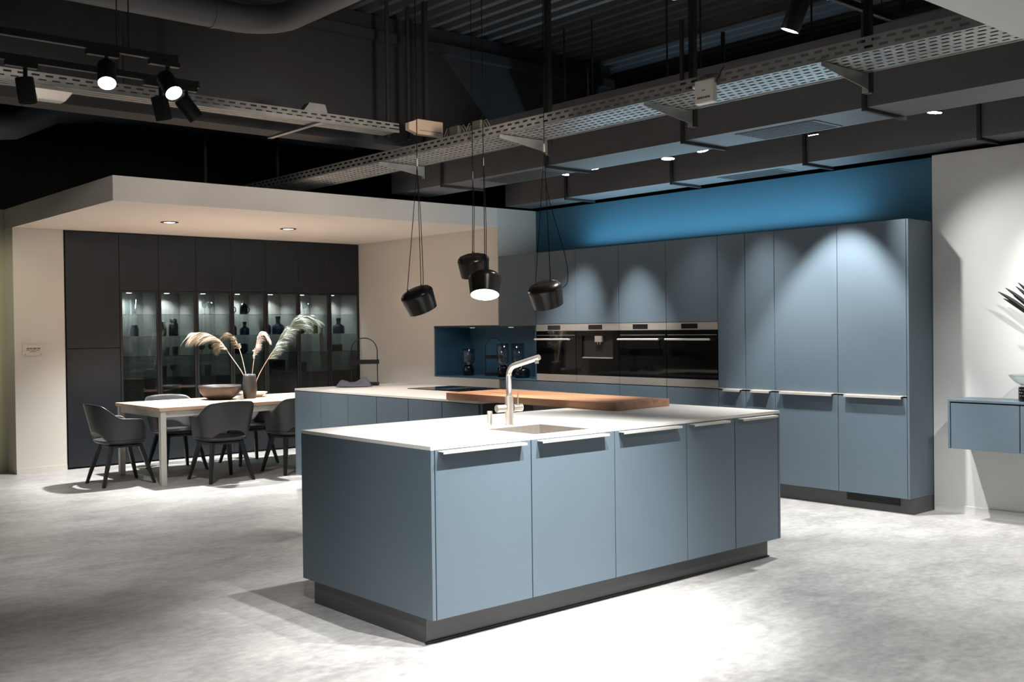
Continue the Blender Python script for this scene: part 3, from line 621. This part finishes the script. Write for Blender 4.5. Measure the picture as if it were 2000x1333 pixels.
# pampas: offsets are (sideways, up) as the bunch fans out
def pampas(label, m, path, plume0, wid, droop, n, base, seed, side=1):
    rnd = random.Random(seed); H = V((math.cos(YAW), -math.sin(YAW), 0)); D = V((math.sin(YAW), math.cos(YAW), 0))
    B = V(base); P = [B+H*a+V((0, 0, c))+D*d for a, c, d in path]
    def at_(q):
        k = q*(len(P)-1); i = min(int(k), len(P)-2); f = k-i
        p0, p1, p2, p3 = P[max(i-1, 0)], P[i], P[i+1], P[min(i+2, len(P)-1)]
        return .5*((2*p1)+(p2-p0)*f+(2*p0-5*p1+4*p2-p3)*f*f+(3*p1-p0-3*p2+p3)*f**3)
    t = thing('pampas_stem', label, 'dried grass', B)
    mb = MB(B); mb.tube([at_(i/24) for i in range(25)], .0042, 7, True, .0015); mb.build('stalk', 'stem', t)
    mb = MB(B)
    nc = 22; cl = []
    for c_ in range(nc):
        q = plume0+(1-plume0)*(c_+rnd.random()*.6)/nc; k = (q-plume0)/(1-plume0); tg = (at_(min(1, q+.03))-at_(max(0, q-.03))).normalized()
        s_ = V((rnd.gauss(0, .6), rnd.gauss(0, .6), rnd.gauss(0, .4))); s_ = (s_-tg*s_.dot(tg)).normalized()
        s_ = (s_+(H*side+V((0, 0, -.35)))*.7).normalized()
        cl.append((q, s_, wid*(.5+.9*math.sin(math.pi*min(1, .15+k*.75)))*(.75+.6*rnd.random()), .30+.35*rnd.random()))
    for i in range(n):
        q0, s_, ln, op = cl[rnd.randrange(nc)]; q = min(.995, max(plume0, q0+rnd.gauss(0, .022))); p = at_(q); tg = (at_(min(1, q+.03))-at_(max(0, q-.03))).normalized()
        ln *= .55+.5*rnd.random(); d_ = (tg+s_*op+V((rnd.gauss(0, .07), rnd.gauss(0, .07), rnd.gauss(0, .07)))).normalized(); pts = []
        for j in range(5):
            f = j/4; pts.append(p+d_*ln*f+V((0, 0, -droop*ln*f*f*.9))+s_*ln*.12*math.sin(f*3))
        w_ = (.0014+.0026*rnd.random()**2); wv = d_.cross(V((rnd.random()-.5, rnd.random()-.5, rnd.random()-.5))).normalized()*w_
        vs = []
        for j, pt in enumerate(pts): tw = 1-.75*j/4; vs += [pt-wv*tw, pt+wv*tw]
        mb.add(vs, [(2*j, 2*j+1, 2*j+3, 2*j+2) for j in range(4)], True)
    mb.build('plume', m, t)
vb = (5.277, 10.374, .775)
pampas('beige pampas arching far left out of the dark vase', 'pampas', [(-.02, 0, 0), (-.055, .22, -.02), (-.19, .44, -.04), (-.30, .60, -.05), (-.44, .685, -.05), (-.58, .69, -.05)], .45, .11, .75, 900, vb, 1, -1)
pampas('olive brown pampas with bent tip, second from left in the vase', 'pampas2', [(-.012, .0, .01), (-.04, .22, .01), (-.10, .48, .02), (-.18, .65, .02), (-.26, .66, .02), (-.31, .58, .01)], .42, .09, .85, 900, vb, 2, -1)
pampas('short white fluffy pampas, upright in the vase', 'pampas3', [(.012, 0, 0), (.03, .22, -.01), (.06, .42, -.02), (.09, .58, -.03), (.13, .685, -.03), (.19, .665, -.03)], .38, .075, .8, 1100, vb, 3, 1)
pampas('grey-green pampas reaching right, tallest in the vase', 'pampas4', [(.02, 0, 0), (.10, .22, -.01), (.23, .44, -.01), (.37, .64, -.02), (.50, .79, -.02), (.63, .86, -.03)], .36, .15, .55, 1000, vb, 4, 1)
# ================================================================ PENDANTS
ax = [axis(.34, -.90, .28), axis(.10, -.95, .25), axis(.0, -.93, -.37), axis(.22, -.92, .30)]
pc = [V((4.427, 6.094, 1.690)), V((4.975, 6.142, 1.954)), V((4.785, 5.784, 1.795)), V((4.908, 5.278, 1.709))]
gz = [2.66, 2.62, 2.66, 2.70]
pl = ['black pendant lamp hanging furthest left, tilted away', 'black pendant lamp hanging behind the lit one', 'lit black pendant lamp with its white disc facing forward', 'black pendant lamp hanging furthest right, in front of the wall cabinets']
for i in range(4):
    C = pc[i]; R4 = frame(ax[i], C); t = thing('pendant_lamp', pl[i], 'pendant lamp', C, group='pendant lamps')
    def mb():
        q = MB(C); q.T = R4; return q
    h = -.088
    mb().lathe([(.104, h), (.110, h+.045), (.118, h+.112), (.120, h+.125), (.116, h+.140), (.098, h+.158), (.06, h+.170), (.02, h+.173), (0, h+.173)], (0, 0, 0), 48).lathe([(.104, h), (.101, h), (.106, h+.045), (.112, h+.11), (0, h+.11)], (0, 0, 0), 48, (1,)).build('lamp_shade', 'shade', t)
    mb().lathe([(0, h+.004), (.1005, h+.004), (.1015, h+.012), (0, h+.012)], (0, 0, 0), 48, (1, 2)).build('diffuser', 'diff' if i == 2 else 'white_pot', t)
    ref = cR if i in (0, 3) else fw
    xd = (ref-ax[i]*ref.dot(ax[i])).normalized(); dm = C-ax[i]*.083
    A1, A2 = dm+xd*.052, dm-xd*.052
    for A in (A1, A2): MB(C).cyl(A+ax[i]*.012, A-ax[i]*.012, .006, n=10).build('cord_clip', 'bplast', t)
    top = V((C.x, C.y, 4.325)); g = V((C.x, C.y, gz[i]))
    for A in (A1, A2): MB(C).tube([A-ax[i]*.010, A.lerp(g, .6), g-V((0, 0, .02))], .0026, 6).build('suspension_wire', 'cord', t)
    MB(C).tube([g, top], .0030, 6).build('power_cord', 'cord', t)
    MB(C).cyl(g-V((0, 0, .020)), g+V((0, 0, .022)), .0085, n=12).cyl(g+V((0, 0, .0225)), g+V((0, 0, .036)), .006, n=10).build('cord_grip', 'cable' if i in (0, 3) else 'bplast', t)
    H = V((cR.x, cR.y, 0))
    if i == 3: pts = [C+H*.116+V((0, 0, .04)), C+H*.150+V((0, 0, .09)), C+H*.135+V((0, 0, .26)), g+H*.02-V((0, 0, .3)), g+V((.004, -.004, -.03))]
    else: e0 = A1 if i == 0 else A2; pts = [e0+H*.012, e0+H*.012+V((0, 0, .12)), e0.lerp(g, .55)+H*.012, g-V((0, 0, .12))+H*.006, g-V((0, 0, .03))]
    fine = []
    for k in range(len(pts)-1):
        p0, p1, p2, p3 = pts[max(k-1, 0)], pts[k], pts[k+1], pts[min(k+2, len(pts)-1)]
        for j in range(6): f = j/6; fine.append(.5*((2*p1)+(p2-p0)*f+(2*p0-5*p1+4*p2-p3)*f*f+(3*p1-p0-3*p2+p3)*f**3))
    MB(C).tube(fine+[pts[-1]], .0026, 6).build('power_cord', 'cord', t)
    MB(C).cyl((top.x, top.y, 4.305), (top.x, top.y, 4.335), .04, n=20).build('ceiling_rose', 'bplast', t)
spot(pc[2]+ax[2]*.11, pc[2]+ax[2]*2, 45, 110, .8, NEU, .08)
# ================================================================ CEILING DUCTS
def rect_duct(nm, label, u0, u1, v0, v1, z0, z1, straps, grilles):
    L = ((u0+u1)/2, (v0+v1)/2, z0); t = thing(nm, label, 'duct', L)
    MB(L).box(u0, u1, v0, v1, z0, z1).build('casing', 'duct', t)
    for v in straps:
        MB(L).box(u0-.022, u0-.001, v-.014, v+.014, z0, z1+.4).box(u0-.022, u1+.022, v-.014, v+.014, z0-.024, z0-.001).box(u1+.001, u1+.022, v-.014, v+.014, z0, z1+.4).build('hanger_strap', 'black', t)
    for a, c in grilles:
        f = MB(L); f.box(u0+.09, u1-.04, a, c, z0-.006, z0-.0005); g = f.build('grille', 'duct', t)
        b = MB(L)
        for k in range(7): x = u0+.12+k*(u1-u0-.19)/6; b.box(x-.012, x+.012, a+.03, c-.03, z0-.009, z0-.0065)
        b.build('slat', 'dark', g)
rect_duct('ventilation_duct', 'wide grey ventilation duct with slot grilles in front of the blue wall', 6.312, 6.80, -2, 9.15, 2.90, 3.42, (-1.0, .6, 2.15, 3.681, 5.214, 6.745, 8.26), ((4.12, 4.80), (6.92, 7.80)))
rect_duct('ventilation_duct', 'dark ventilation duct just above the blue wall, blue light beneath', 7.64, 8.03, -2, 8.86, 2.83, 3.36, (.5, 2.02, 3.54, 5.01, 6.45, 7.88), ((5.32, 6.0),))
# round duct
t = thing('round_duct', 'round grey air duct bending near the roof at top left', 'duct', (3.86, 7.2, 3.80))
L = t.location; pts = [(-5, 7.2, 3.80), (-2, 7.2, 3.80), (1, 7.2, 3.80), (3.0, 7.2, 3.80), (3.55, 7.2, 3.80)]
for k in range(1, 9): a = math.pi/2*k/8; pts.append((3.55+.33*math.sin(a), 7.2-.33*(1-math.cos(a)), 3.80))
pts += [(3.88, 6.3, 3.80), (3.88, 3, 3.80), (3.88, -2.5, 3.80)]
MB(L).tube(pts, .105, 28).build('pipe', 'duct', t)
for x in (-1.5, .2, 1.9, 3.4): MB(L).cyl((x, 7.2, 3.80), (x+.025, 7.2, 3.80), .110, n=28).build('joint_ring', 'duct', t)
# ================================================================ CABLE TRAYS
def slots_band(b, P, L0, L1, h0, h1, step, sl):            # slotted flange: strips leaving two rows of holes
    rows = [h0, h0+(h1-h0)*.14, h0+(h1-h0)*.34, h0+(h1-h0)*.60, h0+(h1-h0)*.80, h1]
    for r in (0, 2, 4): b.add([P(L0, rows[r]), P(L1, rows[r]), P(L1, rows[r+1]), P(L0, rows[r+1])], [(0, 1, 2, 3)])
    for r in (1, 3):
        x = L0+(step*.5 if r == 3 else 0)
        while x < L1-step:
            b.add([P(x, rows[r]), P(x+step-sl, rows[r]), P(x+step-sl, rows[r+1]), P(x, rows[r+1])], [(0, 1, 2, 3)]); x += step
L = (5.2, 4, 2.9); t = thing('cable_tray', 'long galvanised cable tray crossing the whole ceiling', 'cable tray', L)
a0, a1 = -1.5, 12.2
b = MB(L); slots_band(b, lambda x, h: (5.0, x, h), a0, a1, 2.90, 2.972, .085, .05); b.build('side_flange', 'galv2', t, solid=.0015)
b = MB(L); slots_band(b, lambda x, h: (5.43, x, h), a0, a1, 2.90, 2.972, .085, .05); b.build('side_flange', 'galv2', t, solid=.0015)
b = MB(L); x = a0                                         # floor of the tray: lengthwise strips and short cross bars
for u_ in (5.001, 5.06, 5.125, 5.19, 5.255, 5.32, 5.385): b.add([(u_, a0, 2.9), (u_+.042, a0, 2.9), (u_+.042, a1, 2.9), (u_, a1, 2.9)], [(0, 1, 2, 3)])
k = 0
while x < a1:
    for j, u_ in enumerate((5.043, 5.102, 5.167, 5.232, 5.297, 5.362)):
        o = .03 if j % 2 else 0; b.add([(u_, x+o, 2.9), (u_+.025, x+o, 2.9), (u_+.025, x+o+.022, 2.9), (u_, x+o+.022, 2.9)], [(0, 1, 2, 3)])
    x += .062
b.build('tray_floor', 'galv', t, solid=.0015)
b = MB(L); b.box(5.000, 5.006, a0, a1, 2.893, 2.899).box(5.424, 5.430, a0, a1, 2.893, 2.899).build('edge_lip', 'galv', t)
b = MB(L)
for (u_, r_) in ((5.10, .010), (5.16, .008), (5.23, .012), (5.33, .009)): b.tube([(u_+.012*math.sin(y_*1.7+u_*40), y_, 2.902+r_) for y_ in [a0+i*.35 for i in range(int((a1-a0)/.35))]], r_, 6)
b.build('cables', 'cable', t)
for v_ in (7.42, 5.85, 4.45, 3.18):
    q = MB(L).box(4.985, 5.45, v_-.018, v_+.018, 2.888, 2.8925)
    q.add([(4.985, v_-.018, 2.888), (5.45, v_-.018, 2.888), (5.45, v_-.018, 2.805), (4.985, v_-.018, 2.868), (4.985, v_-.015, 2.888), (5.45, v_-.015, 2.888), (5.45, v_-.015, 2.805), (4.985, v_-.015, 2.868)], [(0, 1, 2, 3), (7, 6, 5, 4), (3, 2, 6, 7), (1, 5, 6, 2), (0, 3, 7, 4)])
    q.box(5.452, 5.458, v_-.02, v_+.02, 2.79, 2.99); q.box(4.985, 5.45, v_-.018, v_+.018, 2.8655, 2.8675) if False else None
    q.build('bracket', 'galv', t)
    MB(L).box(5.47, 5.51, v_-.02, v_+.02, 2.79, 4.335).build('hanger_post', 'black', t)
L = (2, 7.2, 3.1); t = thing('cable_tray', 'shorter galvanised cable tray running left along the dark beam', 'cable tray', L)
b = MB(L); slots_band(b, lambda x, h: (x, 7.10, h), -4.5, 4.98, 3.10, 3.165, .085, .05); b.build('side_flange', 'galv2', t, solid=.0015)
b = MB(L); slots_band(b, lambda x, h: (x, 7.33, h), -4.5, 4.98, 3.10, 3.165, .085, .05); b.build('side_flange', 'galv2', t, solid=.0015)
b = MB(L)
for y_ in (7.10, 7.155, 7.21, 7.265): b.add([(-4.5, y_, 3.1), (4.98, y_, 3.1), (4.98, y_+.04, 3.1), (-4.5, y_+.04, 3.1)], [(0, 1, 2, 3)])
b.build('tray_floor', 'galv', t, solid=.0015)
MB(L).box(-4.5, 4.98, 7.094, 7.0985, 3.088, 3.112).build('edge_lip', 'galv', t)
b = MB(L)
for x_ in (4.25,): b.box(x_-.02, x_+.02, 7.08, 7.40, 3.082, 3.0865).box(x_-.02, x_+.02, 7.40, 7.93, 3.082, 3.098)
b.build('bracket', 'galv', t)
# boxes and devices on the trays
L = (5.2, 7.06, 3.09); t = thing('connector_box', 'tan plastic connector box at the end of the shorter cable tray', 'box', L)
b = MB(L); b.prism([(5.115, 7.02), (5.375, 7.02), (5.375, 7.09), (5.115, 7.09)], 3.085, 3.21).build('housing', 'tan', t, bev=.006)
MB(L).add([(5.03, 7.03, 3.115), (5.114, 7.03, 3.09), (5.114, 7.03, 3.205), (5.03, 7.03, 3.172), (5.03, 7.08, 3.115), (5.114, 7.08, 3.09), (5.114, 7.08, 3.205), (5.03, 7.08, 3.172)],
   [(0, 1, 2, 3), (7, 6, 5, 4), (0, 4, 5, 1), (2, 6, 7, 3), (3, 7, 4, 0)]).build('cable_neck', 'tan', t)
b = MB(L); b.box(5.13, 5.355, 7.017, 7.0195, 3.115, 3.119).build('lid_seam', 'text', t)
L = (4.99, 3.935, 2.79); t = thing('junction_box', 'off-white square junction box on the front of the long cable tray', 'box', L)
MB(L).box(4.955, 4.994, 3.865, 4.008, 2.792, 2.937).build('housing', 'wplast', t, bev=.010)
b = MB(L)
for y0, y1 in ((3.975, 3.985), (3.962, 3.972), (3.948, 3.959), (3.936, 3.945), (3.920, 3.931), (3.906, 3.917), (3.892, 3.903)): b.box(4.9535, 4.9548, y0, y1, 2.822, 2.834)
b.box(4.9535, 4.9548, 3.925, 3.95, 2.868, 2.874).build('print', 'text', t)
MB(L).cyl((4.975, 4.009, 2.905), (4.975, 4.03, 2.905), .011, n=14).build('cable_gland', 'wplast', t)
MB(L).tube([(4.975, 3.864, 2.91), (4.976, 3.845, 2.93), (4.982, 3.83, 2.97), (4.988, 3.81, 2.992)], .004, 6).build('lead', 'bplast', t)
for k, (y_, z_) in enumerate(((6.53, 2.978), (6.25, 2.978))):
    L = (5.12, y_, z_); t = thing('junction_box', ['olive grey junction box with loose leads, left of the two on the tray', 'olive grey junction box with loose leads, right of the two on the tray'][k], 'box', L)
    MB(L).box(5.10, 5.15, y_-.055, y_+.055, z_-.005, z_+.095).build('housing', 'olive', t, bev=.006)
    b = MB(L)
    for s in (-1, 1):
        for q in (0, 1): b.tube([(5.125, y_+s*.056, z_+.06+q*.02), (5.12, y_+s*(.085+.02*q), z_+.075+q*.015), (5.12, y_+s*(.11+.03*q), z_+.04), (5.13, y_+s*(.115+.03*q), z_-.005)], .004, 6)
    b.build('lead', 'cable', t)
L = (2.226, 7.06, 2.985); t = thing('ceiling_device', 'off-white flat device hanging below the shorter cable tray at left', 'device', L)
MB(L).add([(2.10, 6.99, 3.04), (2.35, 6.99, 3.04), (2.35, 7.12, 3.04), (2.10, 7.12, 3.04), (2.14, 7.01, 2.975), (2.30, 7.01, 2.975), (2.30, 7.10, 2.975), (2.14, 7.10, 2.975)],
   [(3, 2, 1, 0)[::-1], (7, 6, 5, 4), (0, 4, 5, 1), (1, 5, 6, 2), (2, 6, 7, 3), (3, 7, 4, 0)]).build('housing', 'wplast', t, bev=.008)
MB(L).box(2.18, 2.27, 7.08, 7.13, 3.041, 3.0815).build('mount', 'galv', t)
L = (4.21, 7.2, 3.166); t = tag(MB(L).add([(4.11, 7.12, 3.168), (4.16, 7.12, 3.235), (4.30, 7.12, 3.235), (4.32, 7.12, 3.168), (4.11, 7.20, 3.168), (4.16, 7.20, 3.235), (4.30, 7.20, 3.235), (4.32, 7.20, 3.168)],
   [(0, 1, 2, 3), (7, 6, 5, 4), (0, 4, 5, 1), (1, 5, 6, 2), (2, 6, 7, 3), (0, 3, 7, 4)]).build('metal_clip', 'galv'), 'small grey metal bracket sitting on the shorter cable tray', 'bracket'); t.location = L
# ================================================================ LIGHT TRACKS AND SPOTLIGHTS
def track(label, u0, u1, v, z, hang):
    L = (u1, v, z); t = thing('light_track', label, 'light track', L)
    MB(L).box(u0, u1, v-.017, v+.017, z, z+.034).build('rail', 'bplast', t); MB(L).box(u0, u1-.06, v-.009, v-.006, z-.002, z-.0005).build('conductor_strip', 'galv', t)
    MB(L).box(u1+.0005, u1+.012, v-.019, v+.019, z-.003, z+.036).build('end_cap', 'bplast', t)
    for q in hang: MB(L).cyl((q, v, z+.035), (q, v, 4.335), .004, n=8).build('hanger_cable', 'black', t)
track('nearer black light track at top left, carrying two lit spotlights', -4.5, 2.324, 5.36, 2.905, (-1.5, 2.08))
track('further black light track at top left, with unlit spotlights', -4.5, 2.66, 5.84, 2.905, (-1.5, 2.2))
def spotlight(label, top, d, lit, plate=None, r=.046, ln=.135, arm=.05, hang=None, flush=False):
    f_ = -.003 if flush else .008
    p = V(top); d = V(d).normalized(); t = thing('spotlight', label, 'spotlight', p, group='track spotlights')
    MB(p).box(p.x-.10, p.x+.06, p.y-.018, p.y+.018, p.z-.027, p.z-.001).build('adapter', 'bplast', t)
    j = p+V((0, 0, -.028-arm)); MB(p).cyl(p+V((0, 0, -.028)), j, .011, n=14).build('arm', 'bplast', t)
    R4 = frame(d, j); q = MB(p); q.T = R4
    q.lathe([(0, .05), (r*.93, .05), (r, .044), (r, .05-ln), (r*.94, .05-ln), (r*.94, .05-ln+.02), (0, .05-ln+.02)], (0, 0, 0), 32, (1, 3, 4, 5)).build('housing', 'bplast', t)
    q = MB(p); q.T = R4; q.lathe([(0, .05-ln+f_), (r*.92, .05-ln+f_), (r*.92, .05-ln+.014), (0, .05-ln+.014)], (0, 0, 0), 28, (1, 2)).build('lens', 'lens' if lit else 'offlens', t)
    if hang: MB(p).cyl(p, (p.x, p.y, hang), .008, n=10).build('drop_rod', 'black', t)
    return R4 @ V((0, 0, .05-ln-.02))
e1 = spotlight('lit black spotlight, left of the two on the nearer track', (1.965, 5.36, 2.904), axis(.22, -.80, -.52), True, arm=.075)
e2 = spotlight('lit black spotlight at the end of the nearer track', (2.285, 5.36, 2.904), axis(.50, -.72, -.42), True, arm=.085)
spotlight('unlit black spotlight furthest left on the further track', (1.715, 5.84, 2.904), axis(.10, -.98, .15), False, arm=.10)
spotlight('unlit black spotlight on the further track, below the lit end spotlight', (2.445, 5.84, 2.904), axis(.18, -.95, .2), False, arm=.10)
spotlight('unlit black spotlight at the end of the further track, turned away', (2.60, 5.84, 2.904), axis(.50, -.72, .45), False, arm=.085)
spot(e1, e1+axis(.22, -.80, -.52), 70, 60, .8, NEU); spot(e2, e2+axis(.50, -.72, -.42), 70, 60, .8, NEU)
e3 = spotlight('lit black spotlight at the top edge above the white junction box', (3.94, 3.272, 3.2955), axis(.15, -.97, .20), True, arm=.13)
e4 = spotlight('lit black spotlight at top right beside the black frame', (4.37, 2.90, 3.075), axis(-.30, -.93, .20), True, ln=.16, hang=4.335)
for k, (x_, y_, d_, lb_, tg, pw, an, r_) in enumerate(((7.01, 7.24, (-.25, .10, -1), 'leftmost small lit spotlight between the ducts', (7.50, 7.95, .4), 420, 46, .050),
      (6.99, 6.85, (.1, 0, -1), 'small lit spotlight between the ducts, second from the left', (7.50, 6.76, .4), 430, 44, .046),
      (7.10, 6.04, (-.03, -.0, -1), 'largest lit spotlight between the ducts, near the middle', (7.4, 6.0, 0), 60, 60, .060),
      (7.00, 5.59, (.02, -.18, -1), 'lit spotlight between the ducts, second from the right', (7.55, 4.95, .5), 200, 52, .050),
      (7.06, 3.58, (.0, .12, -1), 'rightmost lit spotlight between the ducts, above the white wall', (7.91, 2.5, .9), 190, 60, .050),
      (6.93, 4.48, (.2, 0, -1), 'black spotlight half hidden behind the wide duct, near its right grille', (7.52, 4.72, .3), 450, 62, .040))):
    e = spotlight(lb_, (x_, y_, 3.083 if k < 5 else 3.045), d_, True, r=r_, ln=.11, hang=4.335, flush=True)
    spot(e, tg, pw, an, 1 if k < 5 else .5, NEU, .02)
L = (5.9, 3.28, 3.3); t = thing('light_track', 'black square light track frame hanging at top right', 'light track', L)
MB(L).box(3.3, 5.93, 3.255, 3.289, 3.3, 3.334).box(5.896, 5.93, 1.2, 3.2545, 3.3, 3.334).build('rail', 'bplast', t)
MB(L).box(3.3, 5.89, 3.262, 3.266, 3.297, 3.2995).build('conductor_strip', 'galv', t)
MB(L).cyl((5.80, 3.272, 3.335), (5.80, 3.272, 4.335), .004, n=8).cyl((4.6, 3.272, 3.335), (4.6, 3.272, 4.335), .004, n=8).build('hanger_cable', 'black', t)
# recessed downlights in the dining soffit
for k, (x_, y_) in enumerate(((4.397, 10.334), (5.730, 10.301))):
    L = (x_, y_, 2.590); t = thing('recessed_downlight', ['left round downlight in the cream dining soffit', 'right round downlight in the cream dining soffit'][k], 'downlight', L, group='soffit downlights')
    MB().lathe([(.058, .007), (.088, .007), (.088, .001), (.080, 0), (.058, 0), (.058, .007)], (0, 0, 0), 36, (1, 2, 3, 4)).build('ring', 'black', t)
    MB().cyl((0, 0, .003), (0, 0, .0068), .057, n=32).build('lens', 'lens2', t)
    spot((x_, y_, 2.575), (x_, y_, 0), 760, 104, .9, NEU, .05)
# hanger rods seen against the dark beam
for k, (x_, y_, z_) in enumerate(((5.231, 7.62, 3.16), (5.452, 7.62, 3.16), (2.9, 7.62, 3.16), (4.87, 10.5, 2.82), (5.72, 10.5, 2.82))):
    o = tag(MB().cyl((0, 0, 0), (0, 0, 4.335-z_), .018, n=12).build('hanger_rod', 'black'), ['black hanger rod in front of the dark beam, left of the pair', 'black hanger rod in front of the dark beam, right of the pair', 'black hanger rod behind the lit spotlights at left',
         'black hanger rod above the cream soffit, left of two', 'black hanger rod above the cream soffit, right of two'][k], 'rod', 'hanger rods'); o.location = (x_, y_, z_)
t = thing('round_duct', 'dim round air duct behind the dark beam at far left', 'duct', (3.0, 11.0, 3.55)); L = t.location
MB(L).tube([(-5, 11, 3.45), (1, 11, 3.45), (2.6, 11, 3.45), (3.1, 11, 3.52), (3.5, 11, 3.72), (4.0, 11, 3.80), (7, 11, 3.80)], .13, 24).build('pipe', 'duct', t)
